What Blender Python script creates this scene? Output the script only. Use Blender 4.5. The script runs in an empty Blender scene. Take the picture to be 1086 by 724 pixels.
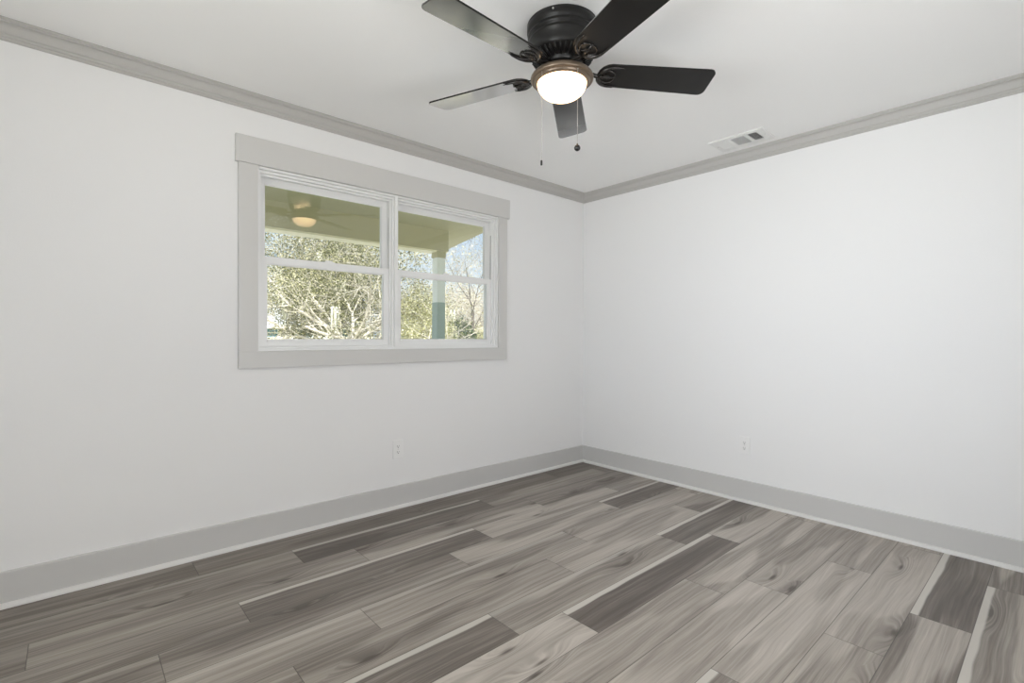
import bpy, bmesh, math, random
from mathutils import Vector, Matrix, noise
PI = math.pi
sc = bpy.context.scene
C = bpy.context.collection

# ---------------------------------------------------------------- camera
cam_d = bpy.data.cameras.new('camera')
cam = bpy.data.objects.new('camera', cam_d); C.objects.link(cam)
F = 523.986
cam_d.sensor_width = 36.0
cam_d.lens = F / 1086.0 * 36.0
cam_d.clip_start = 0.02
yaw, pitch, roll = 0.72826, -0.01144, 0.00555
fw = Vector((math.sin(yaw) * math.cos(pitch), math.cos(yaw) * math.cos(pitch), math.sin(pitch)))
rt = Vector((math.cos(yaw), -math.sin(yaw), 0))
up = rt.cross(fw)
r2 = rt * math.cos(roll) + up * math.sin(roll)
u2 = -rt * math.sin(roll) + up * math.cos(roll)
m = Matrix((r2, u2, -fw)).transposed().to_4x4()
m.translation = (-3.5084, -2.9540, 1.1466)
cam.matrix_world = m
sc.camera = cam

# ---------------------------------------------------------------- view, sky, sun, daylight, added fills
sc.view_settings.view_transform = 'Standard'
sc.view_settings.look = 'None'
sc.view_settings.gamma = 1.0
sc.view_settings.use_curve_mapping = False
sc.view_settings.exposure = 0.0
sc.cycles.max_bounces = 14
sc.cycles.diffuse_bounces = 8
sc.cycles.transparent_max_bounces = 24
sc.cycles.sample_clamp_indirect = 6.0
sc.cycles.use_denoising = True

w = bpy.data.worlds.new('sky'); sc.world = w
w.use_nodes = True
nt = w.node_tree
bg = nt.nodes['Background']
tc = nt.nodes.new('ShaderNodeTexCoord')
nz = nt.nodes.new('ShaderNodeTexNoise'); nz.inputs['Scale'].default_value = 3.0; nz.inputs['Detail'].default_value = 6
rp = nt.nodes.new('ShaderNodeValToRGB')
rp.color_ramp.elements[0].position = 0.40; rp.color_ramp.elements[0].color = (0.60, 0.77, 0.96, 1)
rp.color_ramp.elements[1].position = 0.72; rp.color_ramp.elements[1].color = (0.86, 0.92, 1.0, 1)
nt.links.new(tc.outputs['Generated'], nz.inputs['Vector'])
nt.links.new(nz.outputs['Fac'], rp.inputs['Fac'])
nt.links.new(rp.outputs['Color'], bg.inputs['Color'])
bg.inputs['Strength'].default_value = 1.05

def add_light(name, kind, energy, color, loc=(0, 0, 0), rot=(0, 0, 0), size=None, spread=None):
    l = bpy.data.lights.new(name, kind); l.energy = energy; l.color = color
    o = bpy.data.objects.new(name, l); C.objects.link(o); o.location = loc; o.rotation_euler = rot
    if size:
        l.shape = 'RECTANGLE'; l.size, l.size_y = size
    if spread: l.spread = spread
    return o
sun = add_light('sun', 'SUN', 11, (1.0, 0.965, 0.90))
sun.data.angle = math.radians(0.6)
sun.rotation_euler = Vector((0.30, 0.72, -0.62)).to_track_quat('-Z', 'Y').to_euler()
# daylight arriving at the window of wall_side (behind the camera's left); the two lights after it are added fills
add_light('window_daylight', 'AREA', 17.5, (0.90, 0.95, 1.0), (-4.65, -2.0, 1.20), (0, -PI / 2 + 0.0, 0), (1.2, 1.6), 1.25)
add_light('ceiling_fill', 'AREA', 142, (0.97, 0.98, 1.0), (-5.6, -2.0, 0.0), (0, -PI / 2 - 0.60, 0), (2.0, 2.6))  # added fill aimed up through the side window to brighten the ceiling
add_light('hall_fill', 'AREA', 51, (0.985, 0.985, 1.0), (-2.65, -4.5, 0.6), (PI / 2 + 0.85, 0, 0), (1.9, 1.1))  # added fill in the unseen hall, tilted up to lift the ceiling

# ---------------------------------------------------------------- node helpers
def mat(name, col=(0.8, 0.8, 0.8), rough=0.5, metal=0.0, spec=0.5, coat=0.0, bump=0.0, bscale=200.0, vary=0.0, vscale=3.0):
    M = bpy.data.materials.new(name); M.use_nodes = True
    n = M.node_tree.nodes; L = M.node_tree.links
    b = n['Principled BSDF']
    b.inputs['Base Color'].default_value = (*col, 1)
    b.inputs['Roughness'].default_value = rough
    b.inputs['Metallic'].default_value = metal
    b.inputs['Specular IOR Level'].default_value = spec
    if coat: b.inputs['Coat Weight'].default_value = coat
    t = n.new('ShaderNodeTexCoord')
    if vary:
        z = n.new('ShaderNodeTexNoise'); z.inputs['Scale'].default_value = vscale; z.inputs['Detail'].default_value = 4
        L.new(t.outputs['Object'], z.inputs['Vector'])
        mr = n.new('ShaderNodeMapRange'); mr.inputs['To Min'].default_value = 1 - vary; mr.inputs['To Max'].default_value = 1 + vary
        L.new(z.outputs['Fac'], mr.inputs['Value'])
        vm = n.new('ShaderNodeVectorMath'); vm.operation = 'SCALE'; vm.inputs[0].default_value = col
        L.new(mr.outputs['Result'], vm.inputs['Scale'])
        L.new(vm.outputs['Vector'], b.inputs['Base Color'])
    if bump:
        z = n.new('ShaderNodeTexNoise'); z.inputs['Scale'].default_value = bscale; z.inputs['Detail'].default_value = 3
        L.new(t.outputs['Object'], z.inputs['Vector'])
        bm_ = n.new('ShaderNodeBump'); bm_.inputs['Strength'].default_value = bump; bm_.inputs['Distance'].default_value = 0.002
        L.new(z.outputs['Fac'], bm_.inputs['Height']); L.new(bm_.outputs['Normal'], b.inputs['Normal'])
    return M

M_wall = mat('wall_paint', (0.83, 0.83, 0.83), 0.75, spec=0.25, bump=0.15, bscale=160)
M_ceil = mat("ceiling_paint", (0.90, 0.90, 0.89), 0.85, spec=0.2, bump=0.15, bscale=120)
M_trim = mat('grey_trim_paint', (0.63, 0.625, 0.61), 0.38, spec=0.4)
M_crown = mat('crown_paint', (0.49, 0.48, 0.46), 0.45, spec=0.35)
M_base = mat('baseboard_paint', (0.59, 0.585, 0.575), 0.38, spec=0.4)
M_shoe = mat('shoe_white_paint', (0.74, 0.735, 0.72), 0.4, spec=0.4)
M_vinyl = mat('white_vinyl', (0.86, 0.865, 0.86), 0.3, spec=0.5)
M_groove_shade = mat('groove_shade_grey', (0.22, 0.22, 0.22), 0.6)
M_plastic = mat('outlet_plastic', (0.84, 0.84, 0.835), 0.3)
M_slot = mat('outlet_slot', (0.05, 0.05, 0.05), 0.6)
M_screw = mat('screw_steel', (0.6, 0.6, 0.58), 0.35, metal=0.8)
M_ventw = mat('vent_enamel', (0.80, 0.80, 0.785), 0.4)
M_duct = mat('duct_dark', (0.06, 0.06, 0.06), 0.8)
M_bronze = mat('dark_bronze', (0.007, 0.0065, 0.006), 0.36, metal=0.0, spec=0.4, vary=0.3, vscale=25)
M_iron = mat('iron_dark_bronze', (0.035, 0.032, 0.030), 0.22, metal=0.6, spec=0.6)
M_fitter = mat('fitter_brushed_bronze', (0.16, 0.12, 0.085), 0.33, metal=0.55)
M_blade = mat('blade_dark_walnut', (0.012, 0.011, 0.010), 0.30, spec=0.25, vary=0.35, vscale=14)
_n = M_blade.node_tree.nodes; _L = M_blade.node_tree.links      # lacquer: reflects strongly only at grazing angles
_g = _n.new('ShaderNodeBsdfGlossy'); _g.inputs['Roughness'].default_value = 0.16
_w = _n.new('ShaderNodeLayerWeight'); _w.inputs['Blend'].default_value = 0.5
_q = _n.new('ShaderNodeMapRange'); _q.interpolation_type = 'SMOOTHSTEP'
for _k, _v in zip(('From Min', 'From Max', 'To Min', 'To Max'), (0.54, 0.72, 0.0, 0.85)): _q.inputs[_k].default_value = _v
_m = _n.new('ShaderNodeMixShader')
_L.new(_w.outputs['Facing'], _q.inputs['Value']); _L.new(_q.outputs['Result'], _m.inputs[0])
_L.new(_n['Principled BSDF'].outputs[0], _m.inputs[1]); _L.new(_g.outputs[0], _m.inputs[2]); _L.new(_m.outputs[0], _n['Material Output'].inputs['Surface'])
M_chain = mat('chain_brass', (0.45, 0.42, 0.38), 0.35, metal=0.6)
M_knob = mat('knob_black', (0.01, 0.01, 0.01), 0.25)
M_porch = mat('porch_cream_paint', (0.50, 0.475, 0.31), 0.7, vary=0.04)
M_beam_lit = mat('beam_underside_lit_cream', (0.88, 0.84, 0.64), 0.6)
M_post = mat('white_paint_sunlit_post', (0.82, 0.86, 0.86), 0.5)  # plain white on window frames; on the post it stands for sunlight
M_post_shade = mat('post_shade_sage', (0.34, 0.43, 0.41), 0.6)
M_ext = mat('exterior_siding', (0.62, 0.60, 0.50), 0.7)
M_bounce_slab = mat('bounce_slab_pale', (0.72, 0.70, 0.66), 0.85, vary=0.08, vscale=1.2)
M_grass = mat('dry_lawn', (0.42, 0.40, 0.25), 0.9, vary=0.4, vscale=0.7)
M_nwall = mat('neighbour_siding', (0.85, 0.83, 0.72), 0.7)
M_nroof = mat('neighbour_shingle', (0.52, 0.54, 0.55), 0.8, vary=0.15, vscale=1.5)
M_nglass = mat('neighbour_glass', (0.10, 0.22, 0.27), 0.15)
M_bark = mat('pale_bark', (0.60, 0.56, 0.49), 0.85, vary=0.35, vscale=6)
M_barkd = mat('dark_bark', (0.10, 0.085, 0.07), 0.85, vary=0.35, vscale=6)
M_moss = mat('spanish_moss', (0.60, 0.60, 0.50), 0.9)

def leaf_mat(name, a, b, c):
    M = bpy.data.materials.new(name); M.use_nodes = True
    n = M.node_tree.nodes; L = M.node_tree.links
    p = n['Principled BSDF']; p.inputs['Roughness'].default_value = 0.5
    g = n.new('ShaderNodeNewGeometry')
    r = n.new('ShaderNodeValToRGB'); e = r.color_ramp.elements
    e[0].color = (*a, 1); e[1].color = (*c, 1); e[1].position = 0.95
    x = e.new(0.58); x.color = (*b, 1)
    L.new(g.outputs['Random Per Island'], r.inputs['Fac'])
    L.new(r.outputs['Color'], p.inputs['Base Color'])
    tr = n.new('ShaderNodeBsdfTranslucent'); L.new(r.outputs['Color'], tr.inputs['Color'])
    mx = n.new('ShaderNodeMixShader'); mx.inputs[0].default_value = 0.3
    L.new(p.outputs[0], mx.inputs[1]); L.new(tr.outputs[0], mx.inputs[2])
    L.new(mx.outputs[0], n['Material Output'].inputs['Surface'])
    return M
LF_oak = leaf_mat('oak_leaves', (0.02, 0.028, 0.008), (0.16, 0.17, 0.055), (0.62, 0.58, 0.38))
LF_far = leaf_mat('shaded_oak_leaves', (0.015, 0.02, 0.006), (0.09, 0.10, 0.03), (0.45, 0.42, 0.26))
LF_yel = leaf_mat('yellow_green_leaves', (0.16, 0.17, 0.05), (0.52, 0.51, 0.24), (0.90, 0.86, 0.68))
LF_dark = leaf_mat('evergreen_leaves', (0.01, 0.03, 0.012), (0.03, 0.07, 0.025), (0.16, 0.22, 0.08))
LF_twig = leaf_mat('budding_twig_leaves', (0.28, 0.24, 0.18), (0.55, 0.48, 0.38), (0.82, 0.76, 0.66))

M_glass = bpy.data.materials.new('window_glass'); M_glass.use_nodes = True
n = M_glass.node_tree.nodes; L = M_glass.node_tree.links
n.remove(n['Principled BSDF'])
tr = n.new('ShaderNodeBsdfTransparent'); tr.inputs[0].default_value = (0.975, 0.985, 0.98, 1)
gl = n.new('ShaderNodeBsdfGlossy'); gl.inputs['Roughness'].default_value = 0.0
fr = n.new('ShaderNodeFresnel'); fr.inputs['IOR'].default_value = 1.5
mx = n.new('ShaderNodeMixShader')
L.new(fr.outputs[0], mx.inputs[0]); L.new(tr.outputs[0], mx.inputs[1]); L.new(gl.outputs[0], mx.inputs[2])
L.new(mx.outputs[0], n['Material Output'].inputs['Surface'])

M_bowl = bpy.data.materials.new('lit_frosted_glass'); M_bowl.use_nodes = True
n = M_bowl.node_tree.nodes; L = M_bowl.node_tree.links
b = n['Principled BSDF']; b.inputs['Base Color'].default_value = (0.85, 0.8, 0.7, 1); b.inputs['Roughness'].default_value = 0.25
lw = n.new('ShaderNodeLayerWeight'); lw.inputs['Blend'].default_value = 0.45
rr = n.new('ShaderNodeValToRGB')
rr.color_ramp.elements[0].color = (1.0, 0.68, 0.37, 1); rr.color_ramp.elements[1].color = (1.0, 0.66, 0.38, 1)
L.new(lw.outputs['Facing'], rr.inputs['Fac']); L.new(rr.outputs['Color'], b.inputs['Emission Color'])
mr = n.new('ShaderNodeMapRange'); mr.inputs['To Min'].default_value = 11.0; mr.inputs['To Max'].default_value = 1.3
L.new(lw.outputs['Facing'], mr.inputs['Value']); L.new(mr.outputs['Result'], b.inputs['Emission Strength'])

# ---------------------------------------------------------------- mesh helpers
def bx(bm, x0, x1, y0, y1, z0, z1):
    vs = [bm.verts.new(p) for p in ((x0, y0, z0), (x1, y0, z0), (x1, y1, z0), (x0, y1, z0), (x0, y0, z1), (x1, y0, z1), (x1, y1, z1), (x0, y1, z1))]
    fs = [(0, 3, 2, 1), (4, 5, 6, 7), (0, 1, 5, 4), (1, 2, 6, 5), (2, 3, 7, 6), (3, 0, 4, 7)]
    return [bm.faces.new([vs[i] for i in f]) for f in fs]

def lathe(bm, prof, cx=0, cy=0, seg=64, mi=0):
    rings = []
    for r, z in prof:
        if r < 1e-5: rings.append([bm.verts.new((cx, cy, z))])
        else: rings.append([bm.verts.new((cx + r * math.cos(2 * PI * i / seg), cy + r * math.sin(2 * PI * i / seg), z)) for i in range(seg)])
    for a, b in zip(rings, rings[1:]):
        for i in range(seg):
            j = (i + 1) % seg
            if len(a) == 1 and len(b) == 1: continue
            if len(a) == 1: f = bm.faces.new((a[0], b[i], b[j]))
            elif len(b) == 1: f = bm.faces.new((a[i], a[j], b[0]))
            else: f = bm.faces.new((a[i], a[j], b[j], b[i]))
            f.material_index = mi; f.smooth = True

def tube(bm, pts, rads, seg=8, cap=True):
    pts = [Vector(p) for p in pts]
    if not hasattr(rads, '__len__'): rads = [rads] * len(pts)
    rings = []; ref = None
    for i, p in enumerate(pts):
        d = (pts[min(i + 1, len(pts) - 1)] - pts[max(i - 1, 0)])
        d = d.normalized() if d.length > 1e-9 else Vector((0, 0, 1))
        if ref is None: ref = Vector((1, 0, 0)) if abs(d.x) < 0.8 else Vector((0, 1, 0))
        a = (ref - d * ref.dot(d)).normalized(); ref = a; b_ = d.cross(a)
        rings.append([bm.verts.new(p + (a * math.cos(2 * PI * k / seg) + b_ * math.sin(2 * PI * k / seg)) * rads[i]) for k in range(seg)])
    for A, B in zip(rings, rings[1:]):
        for k in range(seg):
            f = bm.faces.new((A[k], A[(k + 1) % seg], B[(k + 1) % seg], B[k])); f.smooth = True
    if cap:
        bm.faces.new(rings[0][::-1]); bm.faces.new(rings[-1])

def prism(bm, outline, z0, z1, xf=None):
    """outline: 2-D points, extruded from z0 to z1, each point through xf"""
    xf = xf or (lambda v: v)
    a = [bm.verts.new(xf(Vector((x, y, z0)))) for x, y in outline]
    b_ = [bm.verts.new(xf(Vector((x, y, z1)))) for x, y in outline]
    nn = len(a)
    bm.faces.new(a[::-1]); bm.faces.new(b_)
    for i in range(nn):
        bm.faces.new((a[i], a[(i + 1) % nn], b_[(i + 1) % nn], b_[i]))

def obj(name, bm, m, parent=None, bevel=0, bseg=2, auto=False):
    bmesh.ops.recalc_face_normals(bm, faces=bm.faces)
    me = bpy.data.meshes.new(name); bm.to_mesh(me); bm.free()
    for k in (m if isinstance(m, (list, tuple)) else [m]): me.materials.append(k)
    o = bpy.data.objects.new(name, me); C.objects.link(o)
    if parent: o.parent = parent
    if bevel:
        b_ = o.modifiers.new('bevel', 'BEVEL'); b_.width = bevel; b_.segments = bseg; b_.limit_method = 'ANGLE'; b_.angle_limit = 0.6
    return o

def struct(name, bm, m, parent=None, bevel=0):
    o = obj(name, bm, m, parent, bevel)
    if not parent: o['kind'] = 'structure'
    return o

def thing(name, label, cat, loc=(0, 0, 0), rotz=0, group=None):
    o = bpy.data.objects.new(name, None); C.objects.link(o)
    o.location = loc; o.rotation_euler = (0, 0, rotz); o.empty_display_size = 0.1
    o['label'] = label; o['category'] = cat
    if group: o['group'] = group
    return o

def sobj(name):
    o = bpy.data.objects.new(name, None); C.objects.link(o); o['kind'] = 'structure'; return o

# ---------------------------------------------------------------- room shell
H = 2.44
XL, YB = -4.40, -3.75            # wall_side and wall_back planes
OX0, OX1, OZ0, OZ1 = -2.748, -1.030, 1.055, 2.067   # opening of the visible double window

def wall_with_hole(bm, ax, p0, p1, u0, u1, hu0, hu1, hz0, hz1, z0=0.0, z1=H):
    """wall slab between planes p0..p1 on axis ax ('x' or 'y'), running u0..u1, with one rectangular hole"""
    def b(ua, ub, za, zb):
        if ub - ua < 1e-4 or zb - za < 1e-4: return
        if ax == 'y': bx(bm, ua, ub, p0, p1, za, zb)
        else: bx(bm, p0, p1, ua, ub, za, zb)
    b(u0, hu0, z0, z1); b(hu1, u1, z0, z1); b(hu0, hu1, z0, hz0); b(hu0, hu1, hz1, z1)

bm = bmesh.new(); wall_with_hole(bm, 'y', 0, 0.15, XL, 0.0, OX0, OX1, OZ0, OZ1, 0, H); struct('wall_left', bm, M_wall)
bm = bmesh.new(); bx(bm, 0, 0.15, YB, 0.15, 0, H); struct('wall_right', bm, M_wall)
bm = bmesh.new(); wall_with_hole(bm, 'y', YB - 0.15, YB, XL, 0.0, -3.6, -1.7, 0.0, 2.06, 0, H); struct('wall_back', bm, M_wall)
bm = bmesh.new(); wall_with_hole(bm, 'x', XL - 0.15, XL, YB - 0.15, 0.15, -2.9, -1.2, 0.85, 2.08, 0, H); struct('wall_side', bm, M_wall)
bm = bmesh.new(); bx(bm, XL - 0.15, 0.15, YB - 0.15, 0.15, H, H + 0.12); struct('ceiling', bm, M_ceil)
# unseen hall added beyond the doorway (closes the house off from the sun)
bm = bmesh.new(); bx(bm, XL, 0.15, -4.95, -4.85, 0, H); bx(bm, XL - 0.1, XL, -4.95, YB - 0.15, 0, H); bx(bm, 0.15, 0.25, -4.95, YB - 0.15, 0, H)
bx(bm, XL, 0.15, -4.95, YB - 0.15, H, H + 0.1); bx(bm, XL, 0.15, -4.85, YB - 0.15, -0.1, 0.0)
struct('wall_added_hall', bm, M_wall)

# floor: 19 cm planks, 1.25 m long, laid parallel to wall_left
PH = [-0.56, -0.14, -1.13, -0.48, -0.78, -0.11, -0.44, -0.98, -0.74, -0.09, -1.13, -0.61, -0.08, -0.90, -0.34, -0.7, -0.2, -1.0, -0.5, -0.1, -0.8]
# (tone 0 dark..1 light, white edge stripe strength, wave strength) per plank, counted from wall_right leftwards
PL = {
 0: [(.10, 0, .1), (.22, 0, .2), (.24, 0, .3), (.30, 0, .6), (.3, 0, .3)],
 1: [(.22, 0, .3), (.38, .0, .5), (.12, .75, .2), (.40, .15, .3), (.3, 0, .3)],
 2: [(.32, 0, .4), (.52, .0, .9), (.44, 0, .4), (.38, 0, .3), (.4, 0, .3)],
 3: [(.55, 0, .5), (.58, 0, .9), (.20, .95, .3), (.36, 0, .6), (.4, 0, .3)],
 4: [(.16, .9, .3), (.60, 0, .9), (.38, 0, .6), (.42, 0, .7), (.4, .3, .3)],
 5: [(.58, 0, .7), (.62, 0, .6), (.48, .45, .5), (.56, .45, .4), (.4, 0, .3)],
 6: [(.42, 0, .6), (.64, 0, .6), (.46, 0, .7), (.42, 0, .6), (.4, 0, .3)],
 7: [(.20, 1.0, .2), (.54, .4, .6), (.26, .95, .3), (.5, 0, .3), (.4, 0, .3)],
 8: [(.62, 0, 1.), (.16, 1.0, .4), (.78, 0, .9), (.5, 0, .5), (.4, 0, .3)],
 9: [(.60, 0, 1.), (.66, 0, .9), (.6, 0, .5), (.4, 0, .3), (.4, 0, .3)],
 10: [(.60, 0, .6), (.72, 0, .7), (.6, 0, .7), (.4, 0, .3)],
 11: [(.62, 0, .5), (.70, 0, .6), (.30, 1., .4), (.4, 0, .3)],
 12: [(.66, 0, .5), (.66, 0, .5), (.6, 0, .5), (.4, 0, .3)],
 13: [(.16, 1.0, .3), (.50, 0, 1.), (.5, 0, .5), (.4, 0, .3)],
 14: [(.50, 0, 1.), (.52, .9, .9), (.5, 0, .5), (.4, 0, .3)],
}
rnd = random.Random(5)
bm = bmesh.new()
uvl = bm.loops.layers.uv.new('UVMap')
cl = bm.loops.layers.float_color.new('plank')
c2 = bm.loops.layers.float_color.new('plank2')
row = 0; y = -0.037 + 0.192
row = -1
while y > YB - 0.05:
    y1, y0 = y, y - 0.192
    if row < 0: ph = -0.9
    else: ph = PH[row % len(PH)]
    x = ph + 1.25; k = 0
    edges = [x]
    while x > XL: x -= 1.25; edges.append(x)
    if edges[0] < 0: edges.insert(0, edges[0] + 1.25)
    for i in range(len(edges) - 1):
        xb, xa = edges[i], edges[i + 1]
        lst = PL.get(row, [])
        t, s, wv = lst[i] if i < len(lst) else (rnd.uniform(.2, .7), 0, .5)
        seed = rnd.random()
        cxa, cxb = max(xa, XL - .02), min(xb, 0.02); cy0, cy1 = max(y0, YB - .02), min(y1, 0.02)
        if cxb <= cxa or cy1 <= cy0: continue
        f = bm.faces.new([bm.verts.new(p) for p in ((cxa, cy0, 0), (cxb, cy0, 0), (cxb, cy1, 0), (cxa, cy1, 0))])
        for lp in f.loops:
            px, py = lp.vert.co.x, lp.vert.co.y
            lp[uvl].uv = ((px - xa) / 1.25, (py - y0) / 0.192)
            lp[cl] = (t, s, wv, 1.0)
            lp[c2] = (seed, rnd.random() if False else (seed * 7.31) % 1, 0, 1.0)
    y -= 0.192; row += 1

M_floor = bpy.data.materials.new('grey_oak_planks'); M_floor.use_nodes = True
n = M_floor.node_tree.nodes; L = M_floor.node_tree.links; P = n['Principled BSDF']
def N(t, **kw):
    o = n.new(t)
    for k, v in kw.items(): setattr(o, k, v)
    return o
def math_(op, a, b=None, c=None, clamp=False):
    o = n.new('ShaderNodeMath'); o.operation = op; o.use_clamp = clamp
    for i, v in enumerate((a, b, c)):
        if v is None: continue
        if isinstance(v, (int, float)): o.inputs[i].default_value = v
        else: L.new(v, o.inputs[i])
    return o.outputs[0]
def sep(s):
    o = n.new('ShaderNodeSeparateXYZ'); L.new(s, o.inputs[0]); return o.outputs
def comb(x, y, z=0.0):
    o = n.new('ShaderNodeCombineXYZ')
    for i, v in enumerate((x, y, z)):
        if isinstance(v, (int, float)): o.inputs[i].default_value = v
        else: L.new(v, o.inputs[i])
    return o.outputs[0]
def noise_(vec, scale, detail=3, rough=0.5, dist=0.0):
    o = n.new('ShaderNodeTexNoise'); o.inputs['Scale'].default_value = scale; o.inputs['Detail'].default_value = detail
    o.inputs['Roughness'].default_value = rough; o.inputs['Distortion'].default_value = dist
    L.new(vec, o.inputs['Vector']); return o.outputs['Fac']
def rng(v, a, b, c=0.0, d=1.0, smooth=True):
    o = n.new('ShaderNodeMapRange'); o.interpolation_type = 'SMOOTHSTEP' if smooth else 'LINEAR'
    L.new(v, o.inputs['Value'])
    for k_, q in zip(('From Min', 'From Max', 'To Min', 'To Max'), (a, b, c, d)): o.inputs[k_].default_value = q
    return o.outputs['Result']
def mixc(f, a, b):
    o = n.new('ShaderNodeMix'); o.data_type = 'RGBA'
    if isinstance(f, (int, float)): o.inputs[0].default_value = f
    else: L.new(f, o.inputs[0])
    for i, v in ((6, a), (7, b)):
        if isinstance(v, tuple): o.inputs[i].default_value = (*v, 1)
        else: L.new(v, o.inputs[i])
    return o.outputs[2]
uv = N('ShaderNodeUVMap'); uv.uv_map = 'UVMap'; U, V, _ = sep(uv.outputs[0])
a1 = N('ShaderNodeAttribute'); a1.attribute_name = 'plank'; T, S, W = sep(a1.outputs['Vector'])
a2 = N('ShaderNodeAttribute'); a2.attribute_name = 'plank2'; SD, SD2, _ = sep(a2.outputs['Vector'])
um = math_('MULTIPLY', U, 1.25); vm_ = math_('MULTIPLY', V, 0.192)
so = math_('MULTIPLY', SD, 37.0)
# knots: one or two sparse cells per plank
kv = comb(math_('ADD', math_('MULTIPLY', um, 1.7), so), math_('ADD', math_('MULTIPLY', vm_, 6.5), math_('MULTIPLY', SD2, 11.0)))
vo = N('ShaderNodeTexVoronoi'); vo.voronoi_dimensions = '2D'; vo.inputs['Scale'].default_value = 1.0; vo.inputs['Randomness'].default_value = 1.0; L.new(kv, vo.inputs['Vector'])
kd = vo.outputs['Distance']
_c = sep(vo.outputs['Color'])[0]
kon = math_('GREATER_THAN', _c, 0.62)
knot_r = math_('MULTIPLY', rng(kd, 0.0, 0.10, 1.0, 0.0), kon)
knot_z = math_('MULTIPLY', rng(kd, 0.02, 0.42, 1.0, 0.0), kon)
# grain, pushed around the knots
warp = noise_(comb(math_('ADD', math_('MULTIPLY', um, 1.6), so), math_('MULTIPLY', vm_, 9.0)), 1.0, 2)
vv = math_('ADD', math_('ADD', vm_, math_('MULTIPLY', math_('SUBTRACT', warp, 0.5), 0.05)), math_('MULTIPLY', knot_z, 0.045))
fine = noise_(comb(math_('ADD', math_('MULTIPLY', um, 5.0), so), math_('MULTIPLY', vv, 240.0)), 1.0, 4, 0.6)
mid = noise_(comb(math_('ADD', math_('MULTIPLY', um, 1.5), so), math_('MULTIPLY', vv, 48.0)), 1.0, 3, 0.55)
cath = N('ShaderNodeTexWave'); cath.wave_type = 'BANDS'; cath.bands_direction = 'Y'
cath.inputs['Scale'].default_value = 1.0; cath.inputs['Distortion'].default_value = 1.6; cath.inputs['Detail'].default_value = 2; cath.inputs['Detail Scale'].default_value = 1.2
L.new(comb(math_('ADD', math_('MULTIPLY', um, 1.2), so), math_('MULTIPLY', vv, 22.0)), cath.inputs['Vector'])
wavy = noise_(comb(math_('ADD', math_('MULTIPLY', um, 1.1), so), math_('ADD', math_('MULTIPLY', vm_, 8.0), math_('MULTIPLY', SD2, 9.0))), 1.0, 1, 0.4, 0.3)
wave_s = rng(wavy, 0.46, 0.54)
tone = math_('ADD', T, math_('MULTIPLY', math_('MULTIPLY', math_('SUBTRACT', wave_s, 0.5), W), 0.34))
tone = math_('ADD', tone, math_('MULTIPLY', math_('SUBTRACT', mid, 0.5), 0.80))
tone = math_('ADD', tone, math_('MULTIPLY', math_('SUBTRACT', fine, 0.5), 0.55))
tone = math_('ADD', tone, math_('MULTIPLY', math_('SUBTRACT', cath.outputs['Fac'], 0.5), math_('ADD', 0.06, math_('MULTIPLY', knot_z, 0.14))))
tone = math_('SUBTRACT', tone, math_('MULTIPLY', knot_z, 0.16))
tone = math_('SUBTRACT', tone, math_('MULTIPLY', knot_r, 0.55), clamp=True)
cr = N('ShaderNodeValToRGB'); e = cr.color_ramp.elements
e[0].position = 0.0; e[0].color = (0.105, 0.087, 0.074, 1)
e[1].position = 1.0; e[1].color = (0.56, 0.515, 0.465, 1)
q = e.new(0.25); q.color = (0.185, 0.160, 0.140, 1)
q = e.new(0.6); q.color = (0.365, 0.328, 0.290, 1)
L.new(tone, cr.inputs['Fac'])
edge = noise_(comb(math_('ADD', math_('MULTIPLY', um, 2.2), so), 0.0), 1.0, 2)
lim = math_('SUBTRACT', 0.93, math_('MULTIPLY', edge, 0.15))
st = math_('MULTIPLY', rng(math_('SUBTRACT', V, lim), -0.02, 0.03), S)
colr = mixc(math_('MULTIPLY', st, 0.92, clamp=True), cr.outputs['Color'], (0.63, 0.60, 0.55))
s1 = math_('MINIMUM', math_('MINIMUM', vm_, math_('SUBTRACT', 0.192, vm_)), math_('MINIMUM', um, math_('SUBTRACT', 1.25, um)))
seam = rng(s1, 0.0006, 0.0020, 1.0, 0.0)
colr = mixc(math_('MULTIPLY', seam, 0.7), colr, (0.045, 0.038, 0.033))
L.new(colr, P.inputs['Base Color'])
L.new(rng(fine, 0.3, 0.7, 0.36, 0.50), P.inputs['Roughness'])
P.inputs['Specular IOR Level'].default_value = 0.45
hgt = math_('SUBTRACT', math_('MULTIPLY', fine, 0.15), seam)
bp = N('ShaderNodeBump'); bp.inputs['Strength'].default_value = 0.35; bp.inputs['Distance'].default_value = 0.0012
L.new(hgt, bp.inputs['Height']); L.new(bp.outputs['Normal'], P.inputs['Normal'])
struct('floor', bm, M_floor)
bm = bmesh.new(); bx(bm, XL - .15, .15, YB - .15, .15, -0.2, -0.004); struct('floor_slab', bm, M_shoe)

# ---------------------------------------------------------------- trim
def extrude_profile(bm, prof, axis, a, b_, miter=True):
    """prof: list of (out, z); out = distance from the wall into the room. axis 'x': along wall_left, 'y': along wall_right."""
    def pt(o, z, s, end):
        if axis == 'x': return (s - (o if end else 0), -o, z)
        return (-o, s - (o if end else 0), z)
    A = [bm.verts.new(pt(o, z, a, False)) for o, z in prof]
    B = [bm.verts.new(pt(o, z, b_, True)) for o, z in prof]
    nn = len(prof)
    for i in range(nn):
        bm.faces.new((A[i], A[(i + 1) % nn], B[(i + 1) % nn], B[i]))
    bm.faces.new(A[::-1]); bm.faces.new(B)
crown = [(0, H), (0, H - .079), (.006, H - .079), (.010, H - .074), (.010, H - .068), (.015, H - .066), (.018, H - .059), (.0225, H - .056)]
for i in range(9):
    t = i / 8 * PI / 2
    crown.append((.0225 + .0165 * (1 - math.cos(t)) + .001, H - .055 + .036 * math.sin(t)))
crown += [(.044, H - .0175), (.0445, H - .011), (.049, H - .009), (.049, H)]
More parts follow.
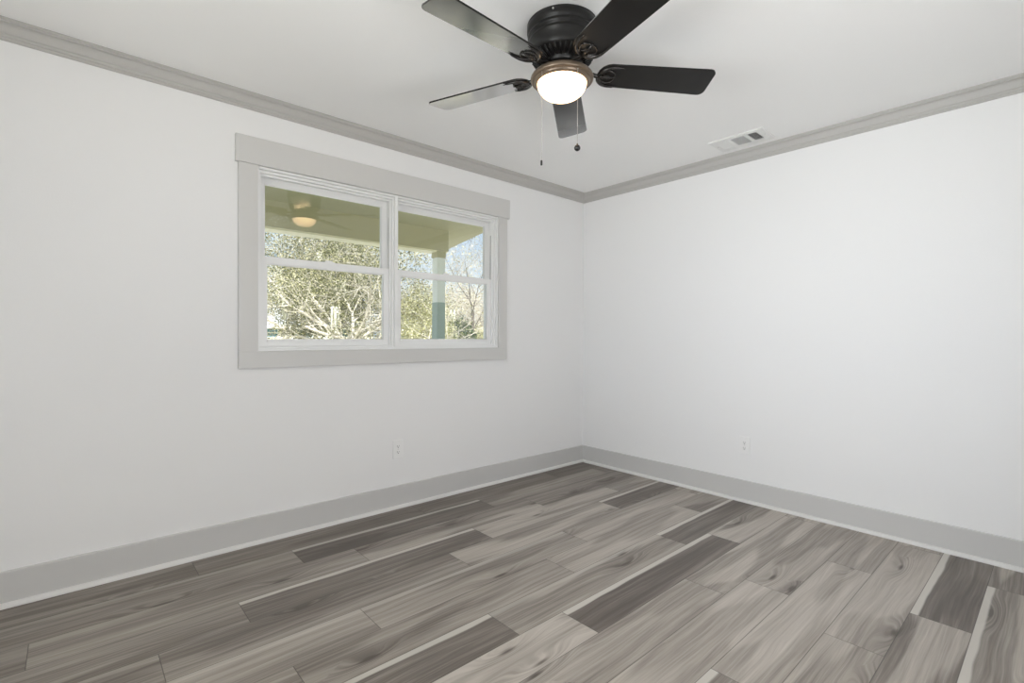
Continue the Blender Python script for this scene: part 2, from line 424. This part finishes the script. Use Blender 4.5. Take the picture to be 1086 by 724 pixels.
for nm, ax, s in (('trim_1', 'x', XL), ('trim_2', 'y', YB)):
    bm = bmesh.new(); extrude_profile(bm, crown, ax, s, 0.0); struct(nm, bm, M_crown)
base = [(0, 0), (.015, 0), (.015, .144), (.0135, .1484), (0, .1484)]
shoe = [(.015, 0), (.0344, 0), (.0344, .006), (.0325, .012), (.027, .0175), (.020, .0195), (.015, .0195)]
for nm, ax, s, pr, mm in (('baseboard_left', 'x', XL, base, M_base), ('baseboard_right', 'y', YB, base, M_base), ('trim_3', 'x', XL, shoe, M_shoe), ('trim_4', 'y', YB, shoe, M_shoe)):
    bm = bmesh.new(); extrude_profile(bm, pr, ax, s, 0.0); struct(nm, bm, mm)

# flat casing round the double window
def flat(name, x0, x1, z0, z1, t, bev=0.0015):
    bm = bmesh.new(); bx(bm, x0, x1, -t, 0, z0, z1); return struct(name, bm, M_trim, bevel=bev)
flat('trim_5', -2.857, -0.925, OZ1, 2.212, 0.026)
flat('trim_6', -2.843, OX0, OZ0, OZ1, 0.019)
flat('trim_7', OX1, -0.945, OZ0, OZ1, 0.019)
flat('trim_8', -2.843, -0.945, 0.963, OZ0, 0.019)

# ---------------------------------------------------------------- windows
def ring(bm, x0, x1, z0, z1, t, y0, y1, tt=None, tb=None):
    tt = t if tt is None else tt; tb = t if tb is None else tb
    bx(bm, x0, x0 + t, y0, y1, z0, z1); bx(bm, x1 - t, x1, y0, y1, z0, z1)
    bx(bm, x0 + t, x1 - t, y0, y1, z1 - tt, z1); bx(bm, x0 + t, x1 - t, y0, y1, z0, z0 + tb)
def pane(bm, x0, x1, y0, y1, z0, z1, k=-0.020):
    # glass set a hair out of square in its sash, as real panes are
    fs = bx(bm, x0, x1, y0, y1, z0, z1)
    for v in bm.verts: v.co.y += k * (v.co.x - (x0 + x1) / 2)
def window_unit(name, x0, x1):
    r = sobj(name)
    z0, z1 = OZ0, OZ1
    bm = bmesh.new()
    ring(bm, x0, x1, z0, z1, 0.010, -0.006, 0.148, 0.012, 0.012)
    ring(bm, x0 + .010, x1 - .010, z0 + .012, z1 - .012, 0.010, 0.016, 0.148, 0.013, 0.010)
    ring(bm, x0 + .020, x1 - .020, z0 + .022, z1 - .025, 0.009, 0.036, 0.050, 0.012, 0.004)
    ring(bm, x0 + .020, x1 - .020, z0 + .022, z1 - .025, 0.006, 0.075, 0.082, 0.006, 0.002)
    obj('window_frame', bm, M_vinyl, r, bevel=0.0012)
    ix0, ix1 = x0 + .0225, x1 - .0225
    # upper sash, outer track
    bm = bmesh.new(); ring(bm, ix0, ix1, 1.552, z1 - .0275, 0.036, 0.084, 0.112, 0.036, 0.036)
    ring(bm, ix0 + .036, ix1 - .036, 1.588, z1 - .0635, 0.006, 0.090, 0.106)
    us = obj('upper_sash', bm, M_vinyl, r, bevel=0.001)
    bm = bmesh.new(); pane(bm, ix0 + .038, ix1 - .038, 0.0965, 0.1005, 1.590, z1 - .0655); obj('pane', bm, M_glass, us)
    # lower sash, inner track
    bm = bmesh.new(); ring(bm, ix0 + .004, ix1 - .004, z0 + .024, 1.587, 0.036, 0.050, 0.076, 0.040, 0.037)
    ring(bm, ix0 + .040, ix1 - .040, z0 + .061, 1.547, 0.005, 0.056, 0.070)
    bx(bm, ix0 + .04, ix1 - .04, 0.040, 0.052, z0 + .050, z0 + .058)      # lift rail
    ls = obj('lower_sash', bm, M_vinyl, r, bevel=0.001)
    bm = bmesh.new(); pane(bm, ix0 + .042, ix1 - .042, 0.0615, 0.0655, z0 + .063, 1.545); obj('pane', bm, M_glass, ls)
    # sash lock on the meeting rail
    bm = bmesh.new(); mx_ = (x0 + x1) / 2
    bx(bm, mx_ - .028, mx_ + .028, 0.055, 0.080, 1.587, 1.593); tube(bm, [(mx_ - .02, .062, 1.596), (mx_ + .022, .066, 1.598)], [.006, .004]); lathe(bm, [(.011, 1.592), (.011, 1.601), (0, 1.602)], mx_, .067, 20)
    obj('sash_lock', bm, M_vinyl, r)
    # grey strips painted as the shade in the jamb grooves and above the sash
    bm = bmesh.new()
    for xx in (ix0 + .0005, ix1 - .0025): bx(bm, xx, xx + .002, 0.052, 0.060, z0 + .03, 1.93)
    bx(bm, ix0 + .002, ix1 - .002, 0.083, 0.086, z1 - .030, z1 - .0265)
    obj('groove_shade', bm, M_groove_shade, r)
    return r
window_unit('window_1', OX0, -1.905)
window_unit('window_2', -1.905, OX1)
bm = bmesh.new(); wall_with_hole(bm, 'y', 0.151, 0.17, -7.0, 0.15, OX0 - .0, OX1 + .0, OZ0, OZ1, -0.7, 2.62); struct('wall_exterior', bm, M_ext)
# the room's other window (behind the camera), plain frame
r = sobj('window_3'); bm = bmesh.new()
for (a, b_, c, d) in ((-2.9, -2.86, .85, 2.08), (-1.24, -1.2, .85, 2.08), (-2.86, -1.24, .85, .89), (-2.86, -1.24, 2.04, 2.08), (-2.86, -1.24, 1.45, 1.49), (-2.07, -2.03, .89, 2.04)):
    bx(bm, XL - .10, XL - .04, a, b_, c, d)
obj('window_frame', bm, M_vinyl, r)

# ---------------------------------------------------------------- ceiling fan
FX, FY = -1.972, -1.536
fan = thing('ceiling_fan', 'black five-blade ceiling fan with a lit frosted bowl, flush-mounted to the white ceiling', 'ceiling fan', (FX, FY, H))
bm = bmesh.new()
prof = [(0, 0), (.140, 0), (.147, -.003), (.147, -.030), (.144, -.034), (.140, -.038), (.140, -.044), (.144, -.048), (.1445, -.053), (.1405, -.058), (.137, -.061), (.137, -.067), (.1405, -.071), (.1405, -.076), (.136, -.081), (.1355, -.110), (.134, -.122), (.129, -.131), (.122, -.136), (.100, -.150), (.086, -.158), (.083, -.163), (.083, -.172), (.070, -.176), (.05, -.178), (0, -.178)]
lathe(bm, prof, 0, 0, 96)
mh = obj('motor_housing', bm, M_bronze, fan)
bm = bmesh.new()      # cooling ribs of the underside
for i in range(36):
    a = 2 * PI * i / 36; ca, sa = math.cos(a), math.sin(a)
    tube(bm, [(.128 * ca, .128 * sa, -.134), (.118 * ca, .118 * sa, -.1445), (.100 * ca, .100 * sa, -.153), (.088 * ca, .088 * sa, -.160)], [.0030, .0045, .0040, .0028], 6)
obj('vent_ribs', bm, M_bronze, mh)
for i in range(4):
    bm = bmesh.new(); a = 2 * PI * i / 4 + .5
    tube(bm, [(.146 * math.cos(a), .146 * math.sin(a), -.015), (.151 * math.cos(a), .151 * math.sin(a), -.015)], .0035, 10)
    obj('screw', bm, M_screw, mh)

def blade_outline():
    pts = []
    r0, r1, w0, w1, c = .150, .657, .066, .078, .028
    for i in range(9):                                  # rounded root
        t = PI / 2 + PI * i / 8
        pts.append((r0 + .052 + .052 * math.cos(t), w0 * math.sin(t)))
    for i in range(7):
        t = -PI / 2 + PI / 2 * i / 6; pts.append((r1 - c - .006 + c * math.cos(t), -w1 + c + c * math.sin(t)))
    for i in range(7):
        t = PI / 2 * i / 6; pts.append((r1 - c + .000 + c * math.cos(t), w1 - c + c * math.sin(t)))
    return pts
ZB = 2.250 - H
def blade(ang):
    # pitch about the blade's own axis: counter-clockwise edge lower
    R = Matrix.Rotation(ang, 4, 'Z') @ Matrix.Translation((0, 0, ZB)) @ Matrix.Rotation(math.radians(-10.5), 4, 'X')
    bm = bmesh.new(); prism(bm, blade_outline(), -.0035, .0035, lambda v: R @ v)
    b_ = obj('blade', bm, M_blade, fan, bevel=0.0015)
    # ornate iron: arm, two-horned crescent, spine and scrolls under the blade
    bm = bmesh.new(); zt = -.0036
    Rz = Matrix.Rotation(ang, 4, 'Z')
    arm = [Rz @ Vector(p) for p in ((.074, 0, -.170), (.098, 0, -.181), (.125, 0, -.190), (.150, 0, ZB - .006), (.175, 0, ZB - .007))]
    tube(bm, arm, [.013, .011, .0095, .009, .007], 10)
    for s in (-1, 1):                                      # outer horn of the crescent
        pts = []
        for i in range(15):
            t = i / 14
            a = PI - s * t * 1.95
            pts.append((.205 + .052 * math.cos(a) + .030 * t ** 2.2, (.052 * math.sin(a)) * (1.0 + .12 * t), zt - .003))
        rad = [.0048 + .0035 * math.sin(PI * min(1, i / 11)) for i in range(15)]; rad[-1] = .0012; rad[-2] = .0025
        tube(bm, [R @ Vector(p) for p in pts], rad, 8)
        # inner scroll
        sp = []
        for i in range(16):
            t = i / 15; a = -s * (.6 + t * 4.6); rr_ = .017 * (1 - .70 * t)
            sp.append((.184 + rr_ * math.cos(a) + .002, s * .021 + rr_ * math.sin(a), zt - .003))
        tube(bm, [R @ Vector(p) for p in sp], [.0034 * (1 - .5 * i / 15) for i in range(16)], 6)
        tube(bm, [R @ Vector(p) for p in ((.160, s * .006, zt - .004), (.172, s * .026, zt - .004), (.196, s * .036, zt - .003), (.215, s * .030, zt - .003), (.226, s * .012, zt - .003), (.222, 0, zt - .003))], [.004, .004, .0035, .003, .003, .003], 6)
    tube(bm, [R @ Vector(p) for p in ((.15, 0, zt - .004), (.19, 0, zt - .005), (.232, 0, zt - .002))], [.0075, .0065, .002], 8)
    obj('blade_iron', bm, M_iron, b_)
    for (sx, sy) in ((.178, .040), (.178, -.040), (.205, 0)):
        bm = bmesh.new()
        tube(bm, [R @ Vector((sx, sy, zt - .001)), R @ Vector((sx, sy, zt - .006))], [.0045, .003], 10)
        obj('screw', bm, M_bronze, b_)
PH0 = math.radians(-34.72)
for k in range(5): blade(PH0 + k * 2 * PI / 5)

bm = bmesh.new()      # neck and pan of the light kit
lathe(bm, [(0, -.172), (.050, -.174), (.052, -.180), (.046, -.184), (.044, -.188), (.052, -.190), (.058, -.192), (.078, -.1935), (.100, -.1965), (.116, -.2015), (.1240, -.206), (.1285, -.2115), (.1310, -.218), (.1305, -.2245), (.1270, -.2285), (.1230, -.2290), (.1200, -.2270), (.1185, -.2275), (.1165, -.2330), (.1125, -.2385), (.1080, -.2410), (.1040, -.2400), (.06, -.230), (0, -.230)], 0, 0, 96)
fit = obj('light_fitter', bm, M_fitter, fan)
bm = bmesh.new(); prof = []
for i in range(15):
    t = i / 14 * PI / 2; prof.append((.1035 * math.cos(t) ** 0.9 if i < 14 else 0, -.237 - .068 * math.sin(t)))
lathe(bm, prof, 0, 0, 72); obj('glass_bowl', bm, M_bowl, fan)
def chain(x, y, z0, z1, ball):
    bm = bmesh.new()
    if ball: tube(bm, [(x * .92, y * .92, z0 + .004), (x, y, z0 + .002), (x, y, z0 - .01)], .0022, 8)
    tube(bm, [(x, y, z0), (x, y, z1)], .0009, 6)
    k = z0
    while k > z1:
        bmesh.ops.create_icosphere(bm, subdivisions=1, radius=.0015, matrix=Matrix.Translation((x, y, k))); k -= .0042
    c = obj('pull_chain', bm, M_chain, fan)
    bm = bmesh.new()
    if ball:
        lathe(bm, [(0, z1 + .006), (.003, z1 + .005), (.004, z1), (.0095, z1 - .004), (.0125, z1 - .011), (.0118, z1 - .017), (.007, z1 - .0225), (0, z1 - .024)], x, y, 24)
    else:
        lathe(bm, [(0, z1), (.0035, z1 - .001), (.0042, z1 - .006), (.0042, z1 - .019), (.003, z1 - .021), (0, z1 - .021)], x, y, 16)
    obj('pull_knob', bm, M_knob, c)
chain(-.030, -.113, -.222, 1.908 - H, True)
chain(-.118, .000, -.224, 1.856 - H, False)

# ---------------------------------------------------------------- ceiling vent
vent = thing('ceiling_vent', 'white three-way ceiling vent register next to the crown moulding of the right wall', 'vent', (-0.225, -1.52, H))
vx0, vx1, vy0, vy1 = -.112, .108, -.172, .172
bm = bmesh.new()
secs = ((.062, .137), (-.045, .040), (-.123, -.065))      # y ranges of the louvre sections
sx0, sx1 = -.075, .062
ys = [vy0] + sorted([v for s in secs for v in s]) + [vy1]
bx(bm, vx0, sx0, vy0, vy1, -.009, 0); bx(bm, sx1, vx1, vy0, vy1, -.009, 0)
for i in range(0, len(ys), 2): bx(bm, sx0, sx1, ys[i], ys[i + 1], -.009, 0)
obj('vent_plate', bm, M_ventw, vent, bevel=0.003)
def slat(bm, x0, x1, y0, y1, axis, tilt):
    # thin tilted vane, 11 mm deep
    cz = -.0045; h = .0075
    if axis == 'x':
        yc = (y0 + y1) / 2; dy = math.sin(tilt) * h; dz = math.cos(tilt) * h
        p = [(x0, yc - dy, cz - dz), (x1, yc - dy, cz - dz), (x1, yc + dy, cz + dz), (x0, yc + dy, cz + dz)]; off = Vector((0, .0012, 0))
    else:
        xc = (x0 + x1) / 2; dx = math.sin(tilt) * h; dz = math.cos(tilt) * h
        p = [(xc - dx, y0, cz - dz), (xc - dx, y1, cz - dz), (xc + dx, y1, cz + dz), (xc + dx, y0, cz + dz)]; off = Vector((.0012, 0, 0))
    a = [bm.verts.new(v) for v in p]; b_ = [bm.verts.new(Vector(v) + off) for v in p]
    bm.faces.new(a[::-1]); bm.faces.new(b_)
    for i in range(4): bm.faces.new((a[i], a[(i + 1) % 4], b_[(i + 1) % 4], b_[i]))
for si, (a, b_) in enumerate(secs):
    if si == 1:
        for i in range(10):
            bm = bmesh.new(); xx = sx0 + (i + .5) * (sx1 - sx0) / 10; slat(bm, xx, xx, a, b_, 'y', 0.50); obj('slat', bm, M_ventw, vent)
    else:
        nn = 7 if si == 0 else 5
        for i in range(nn):
            bm = bmesh.new(); yy = a + (i + .5) * (b_ - a) / nn; slat(bm, sx0, sx1, yy, yy, 'x', -0.95 if si == 0 else 0.62); obj('slat', bm, M_ventw, vent)
bm = bmesh.new(); bx(bm, sx0, sx1, secs[2][0], secs[0][1], -.0008, -.0002); obj('duct_opening', bm, M_duct, vent)
for yy in (.150, -.152):
    bm = bmesh.new(); tube(bm, [(-.01, yy, -.009), (-.01, yy, -.0115)], [.004, .003], 10); obj('screw', bm, M_screw, vent)

# ---------------------------------------------------------------- outlets
def outlet(label, loc, rotz):
    t = thing('wall_outlet', label, 'electrical outlet', loc, rotz, 'duplex wall outlets')
    # local: plate in xz, front toward -y
    bm = bmesh.new(); bx(bm, -.037, .037, -.0055, 0, -.061, .061); obj('cover_plate', bm, M_plastic, t, bevel=0.0035, bseg=3)
    for zc in (.0195, -.0195):
        bm = bmesh.new(); o_ = []
        for i in range(24):
            a = 2 * PI * i / 24; o_.append((.0172 * math.cos(a), max(-.0125, min(.0125, .0172 * math.sin(a)))))
        prism(bm, o_, 0, .0015, lambda v, zc=zc: Vector((v.x, -.0055 - v.z, zc + v.y)))
        rc = obj('receptacle', bm, M_plastic, t)
        bm = bmesh.new(); bx(bm, -.0078, -.0056, -.0075, -.0069, zc - .002, zc + .0065); obj('slot', bm, M_slot, rc)
        bm = bmesh.new(); bx(bm, .0056, .0078, -.0075, -.0069, zc - .001, zc + .0060); obj('slot', bm, M_slot, rc)
        bm = bmesh.new(); tube(bm, [(0, -.0069, zc - .0072), (0, -.0075, zc - .0072)], .0031, 12); obj('ground_hole', bm, M_slot, rc)
    bm = bmesh.new(); tube(bm, [(0, -.0055, 0), (0, -.0068, 0)], [.0032, .0026], 12); obj('screw', bm, M_screw, t)
    return t
outlet('white duplex outlet on the left wall, below the double window', (-1.889, 0, 0.389), 0)
outlet('white duplex outlet on the right wall, above the baseboard', (0, -1.469, 0.392), PI / 2 * -1)

# ---------------------------------------------------------------- porch and roof outside
def zroof(y): return 2.40 - 0.14 * (y - 2.0)
bm = bmesh.new()
yy0, yy1, xg = 0.17, 2.62, 0.30
v = [(-2.8, yy0, zroof(yy0)), (xg, yy0, zroof(yy0)), (xg, yy1, zroof(yy1)), (-2.8, yy1, zroof(yy1))]
a = [bm.verts.new(p) for p in v]; b_ = [bm.verts.new((p[0], p[1], p[2] + .12)) for p in v]
bm.faces.new(a[::-1]); bm.faces.new(b_)
for i in range(4): bm.faces.new((a[i], a[(i + 1) % 4], b_[(i + 1) % 4], b_[i]))
bx(bm, -6.2, xg, -5.4, 0.17, 2.66, 2.80)  # house roof; its unseen side overhang is added to keep the sun out
pr = struct('porch_roof', bm, M_porch); pr.name = 'ceiling_porch'
bm = bmesh.new(); bx(bm, -2.8, -0.118, 2.0, 2.20, 2.155, 2.41); struct('trim_9', bm, M_porch, bevel=0.004)
bm = bmesh.new(); bx(bm, -2.8, -0.13, 2.01, 2.19, 2.135, 2.1545); struct('trim_added_lit_strip', bm, M_beam_lit)  # added strip, coloured pale as the ground-lit underside of the beam
bm = bmesh.new()     # fascia and rake boards
bx(bm, -2.8, xg, 2.62, 2.645, zroof(2.62) - .02, zroof(2.62) + .13)
struct('trim_10', bm, M_porch)
post = thing('porch_post', 'square porch post, white above and grey-green below as painted sun and shade, under the end of the beam', 'post', (-.220, 2.06, -.2))
bm = bmesh.new(); bx(bm, -.055, .055, -.055, .055, 1.74, 2.35); obj('shaft', bm, M_post, post, bevel=0.003)  # one post: sun patch put into the white, shade into the sage
bm = bmesh.new(); bx(bm, -.0565, .0565, -.0565, .0565, 0, 1.74); obj('shaft_shaded', bm, M_post_shade, post, bevel=0.003)
bm = bmesh.new(); bx(bm, -.062, .062, -.062, .062, 2.27, 2.3499); obj('capital', bm, M_porch, post, bevel=0.003)
bm = bmesh.new(); bx(bm, -7, 0.3, 0.17, 2.5, -.35, -.2); struct('floor_porch', bm, M_shoe)
bm = bmesh.new(); bx(bm, -80, 120, -30, 160, -.95, -.85); struct('ground', bm, M_grass)
bm = bmesh.new(); bx(bm, -14, 22, 4.2, 9.4, -.85, -.82); struct('floor_bounce_slab', bm, M_bounce_slab)  # unseen pale slab added so the fan blades mirror bright ground

# ---------------------------------------------------------------- neighbour's house
nb = thing('neighbour_house', 'low pale house with grey shingle roof seen behind the oak branches', 'house', (8.5, 38, -.85))
bm = bmesh.new(); bx(bm, -8, 8, 0, 8, 0, 2.62); obj('walls', bm, M_nwall, nb)
bm = bmesh.new()
v = [(-8.6, -.6), (8.6, -.6), (8.6, 8.6), (-8.6, 8.6)]
for (y0, z0, y1, z1) in ((-.6, 2.62, 4, 4.25), (8.6, 2.62, 4, 4.25)):
    p = [(-8.6, y0, z0), (8.6, y0, z0), (8.6, y1, z1), (-8.6, y1, z1)]
    a = [bm.verts.new(q_) for q_ in p]; b_ = [bm.verts.new((q_[0], q_[1], q_[2] + .12)) for q_ in p]
    bm.faces.new(a[::-1]); bm.faces.new(b_)
    for i in range(4): bm.faces.new((a[i], a[(i + 1) % 4], b_[(i + 1) % 4], b_[i]))
obj('roof', bm, M_nroof, nb)
bm = bmesh.new(); bx(bm, -8.6, 8.6, -.72, -.6, 2.48, 2.74); obj('fascia', bm, M_nwall, nb)
for wx in (-6.2, -3.4, -.7, 2.0, 4.9):
    bm = bmesh.new(); ring(bm, wx - .75, wx + .75, 1.75, 2.50, .07, -.06, .0); bx(bm, wx - .7, wx + .7, -.05, -.02, 2.10, 2.16); wf = obj('window', bm, M_post, nb)
    bm = bmesh.new(); bx(bm, wx - .68, wx + .68, -.02, -.005, 1.82, 2.43); obj('pane', bm, M_nglass, wf)

# ---------------------------------------------------------------- trees
def branch_mesh(bm, rnd, p, d, ln, rad, depth, tips, gnarl=.35, seg=6, upw=.05, prune=None):
    pts = [p.copy()]; rads = [rad]; steps = max(3, int(ln / .35)); q = p.copy(); dd = d.normalized()
    kids = []
    for i in range(steps):
        dd = (dd + Vector((rnd.uniform(-1, 1), rnd.uniform(-1, 1), rnd.uniform(-1, 1) + upw)) * gnarl * .5).normalized()
        q = q + dd * ln / steps
        if prune and prune(q): break
        pts.append(q.copy()); rads.append(max(rad * (1 - .75 * (i + 1) / steps), .003))
        if depth > 0 and (i > 0 or depth < 3):
            for _ in range(1 if rnd.random() < .55 else 2): kids.append((q.copy(), dd.copy(), rads[-1]))
        if depth <= 1: tips.append(q.copy())
    if len(pts) < 2: return
    tube(bm, pts, rads, seg if depth > 1 else (4 if depth else 3), cap=False)
    for (kp, kd_, kr) in kids:
        ax = kd_.cross(Vector((rnd.uniform(-1, 1), rnd.uniform(-1, 1), rnd.uniform(-1, 1)))).normalized()
        nd = (Matrix.Rotation(rnd.uniform(.45, 1.15), 3, ax) @ kd_)
        branch_mesh(bm, rnd, kp, nd, ln * rnd.uniform(.45, .68), kr * .5, depth - 1, tips, gnarl, seg, upw, prune)

def leaves_mesh(rnd, pts, name, m, parent, n, spread, size, keep=None):
    vs = []; fs = []
    c = 0; tries = 0
    while c < n and tries < n * 6:
        tries += 1
        p = rnd.choice(pts) + Vector((rnd.gauss(0, spread), rnd.gauss(0, spread), rnd.gauss(0, spread)))
        if keep and not keep(p): continue
        s = size * rnd.uniform(.6, 1.35)
        a = Vector((rnd.gauss(0, 1), rnd.gauss(0, 1), rnd.gauss(0, .7))).normalized()
        b_ = a.cross(Vector((rnd.gauss(0, 1), rnd.gauss(0, 1), rnd.gauss(0, 1)))).normalized()
        i = len(vs)
        vs += [p, p + a * s * .5 + b_ * s * .26, p + a * s, p + a * s * .5 - b_ * s * .26]
        fs.append((i, i + 1, i + 2, i + 3)); c += 1
    me = bpy.data.meshes.new(name); me.from_pydata(vs, [], fs); me.materials.append(m)
    o = bpy.data.objects.new(name, me); C.objects.link(o); o.parent = parent
    return o

def tree(name, label, cat, x, y, seed, height, trunk_h, rad, depth, nleaf, lsize, lmat, bark, spread=.22, lean=(0, 0), group=None, nlimb=6, gnarl=.35, zfac=.55, z0=-.85, extra=None, keep=None, reach=.62, prune=None):
    rnd = random.Random(seed)
    t = thing(name, label, cat, (x, y, z0), 0, group)
    bm = bmesh.new(); tips = []
    top = Vector((lean[0], lean[1], trunk_h))
    mid_ = top * .5 + Vector((rnd.uniform(-.12, .12), rnd.uniform(-.12, .12), 0))
    tube(bm, [(0, 0, 0), mid_, top], [rad * 1.25, rad, rad * .85], 10, cap=False)
    for i in range(nlimb):
        a = 2 * PI * i / nlimb + rnd.uniform(-.4, .4)
        d = Vector((math.cos(a), math.sin(a), rnd.uniform(.15, 1.3) * zfac * 2))
        branch_mesh(bm, rnd, top + Vector((0, 0, rnd.uniform(-.35, .1) * trunk_h)), d, height * reach * rnd.uniform(.75, 1.1), rad * .3, depth, tips, gnarl, prune=prune)
    obj('trunk', bm, bark, t)
    if nleaf: leaves_mesh(rnd, tips, 'foliage', lmat, t, nleaf, spread, lsize, keep)
    return t, tips

LX, LY = 2.6, 10.8
def live_open(q):      # the open lower left side of the live oak's crown, and a thin spot higher up
    x, z = q.x + LX, q.z - .85
    return (x < 1.0 + .25 * math.sin(z * 5) and z < 1.75) or (x < 1.2 and 3.0 < z < 3.45 and noise.noise(q * 2.2) > -.15) or x > 4.5 + .2 * math.sin(z * 4) or (x > 3.75 and z > 2.55)
LIVE = tree('live_oak_tree', 'large live oak with pale twisting twigs and hanging grey moss, filling the left window', 'tree', LX, LY, 11, 6.0, 1.9, .18, 3, 80000, .050, LF_oak, M_bark, spread=.22, nlimb=10, zfac=.42, gnarl=.5, prune=live_open, keep=lambda p: not live_open(p) and noise.noise(p * 1.7) > -.18)
rm = random.Random(3)
for k in range(26):
    p = rm.choice(LIVE[1]); ln = rm.uniform(.25, .8); bm = bmesh.new()
    for j in range(7):
        q0 = p + Vector((rm.gauss(0, .03), rm.gauss(0, .03), 0)); l2 = ln * rm.uniform(.5, 1)
        tube(bm, [q0, q0 + Vector((rm.gauss(0, .03), rm.gauss(0, .03), -l2 * .5)), q0 + Vector((rm.gauss(0, .02), 0, -l2))], [.022, .026, .004], 5)
    obj('hanging_moss', bm, M_moss, LIVE[0])
def bush(name, label, x, y, z, rx, ry, rz, seed, n, size, lm, bark=M_bark, hole=0.0, group=None):
    """many-stemmed shrub: stems fan up from the ground, leaves fill a lumpy crown"""
    rnd = random.Random(seed); t = thing(name, label, 'shrub', (x, y, -.85), 0, group)
    bm = bmesh.new(); tips = []
    for i in range(9):
        a = rnd.uniform(0, 2 * PI)
        branch_mesh(bm, rnd, Vector((rnd.gauss(0, .12), rnd.gauss(0, .12), 0)), Vector((math.cos(a) * rx, math.sin(a) * ry, z + .85 + rz * .6)), (z + .85 + rz) * .75, .045, 2, tips, .4)
    obj('stems', bm, bark, t)
    pts = []
    while len(pts) < 420:
        p = Vector((rnd.uniform(-1, 1), rnd.uniform(-1, 1), rnd.uniform(-1, 1)))
        if p.length > 1: continue
        q = Vector((p.x * rx, p.y * ry, p.z * rz + z + .85))
        if noise.noise(q * 1.6 + Vector((seed, 0, 0))) < hole - .35: continue
        pts.append(q)
    leaves_mesh(rnd, pts, 'foliage', lm, t, n, .12, size)
    return t
bush('flowering_shrub', 'tall pale yellow-green shrub just left of the porch post', 3.75, 8.9, .7, .95, .9, 1.75, 21, 34000, .045, LF_yel)
bush('evergreen_shrub', 'dark green rounded shrub low behind the right of the porch post', 7.35, 12.4, .50, .80, .8, 1.25, 22, 14000, .08, LF_dark, M_barkd)
bush('low_hedge', 'low light green shrub in the bottom right corner of the right window', 9.9, 14.9, .35, 1.5, .8, 1.25, 23, 14000, .08, LF_yel)
G = 'background trees behind the oak'
tree('budding_tree', 'tall bare tree with forked dark branches against the sky in the right window', 'tree', 9.05, 13.6, 31, 6.5, 3.0, .075, 2, 500, .07, LF_twig, M_barkd, spread=.15, nlimb=5, zfac=.9, gnarl=.3, reach=.5)
tree('airy_tree', 'thin leafed tree with yellow-green sprays against the sky behind the porch post', 'tree', 9.7, 17.5, 32, 6.4, 2.2, .08, 3, 2600, .09, LF_yel, M_bark, spread=.28, nlimb=5, zfac=.5)
tree('twiggy_tree', 'pale leafless thicket tree far behind the bare tree', 'tree', 14.3, 21.5, 33, 5.2, 1.4, .09, 3, 34000, .075, LF_twig, M_bark, spread=.32, nlimb=9, zfac=.55, gnarl=.5, prune=lambda q: q.z > 4.9, keep=lambda p: p.z < 5.2)
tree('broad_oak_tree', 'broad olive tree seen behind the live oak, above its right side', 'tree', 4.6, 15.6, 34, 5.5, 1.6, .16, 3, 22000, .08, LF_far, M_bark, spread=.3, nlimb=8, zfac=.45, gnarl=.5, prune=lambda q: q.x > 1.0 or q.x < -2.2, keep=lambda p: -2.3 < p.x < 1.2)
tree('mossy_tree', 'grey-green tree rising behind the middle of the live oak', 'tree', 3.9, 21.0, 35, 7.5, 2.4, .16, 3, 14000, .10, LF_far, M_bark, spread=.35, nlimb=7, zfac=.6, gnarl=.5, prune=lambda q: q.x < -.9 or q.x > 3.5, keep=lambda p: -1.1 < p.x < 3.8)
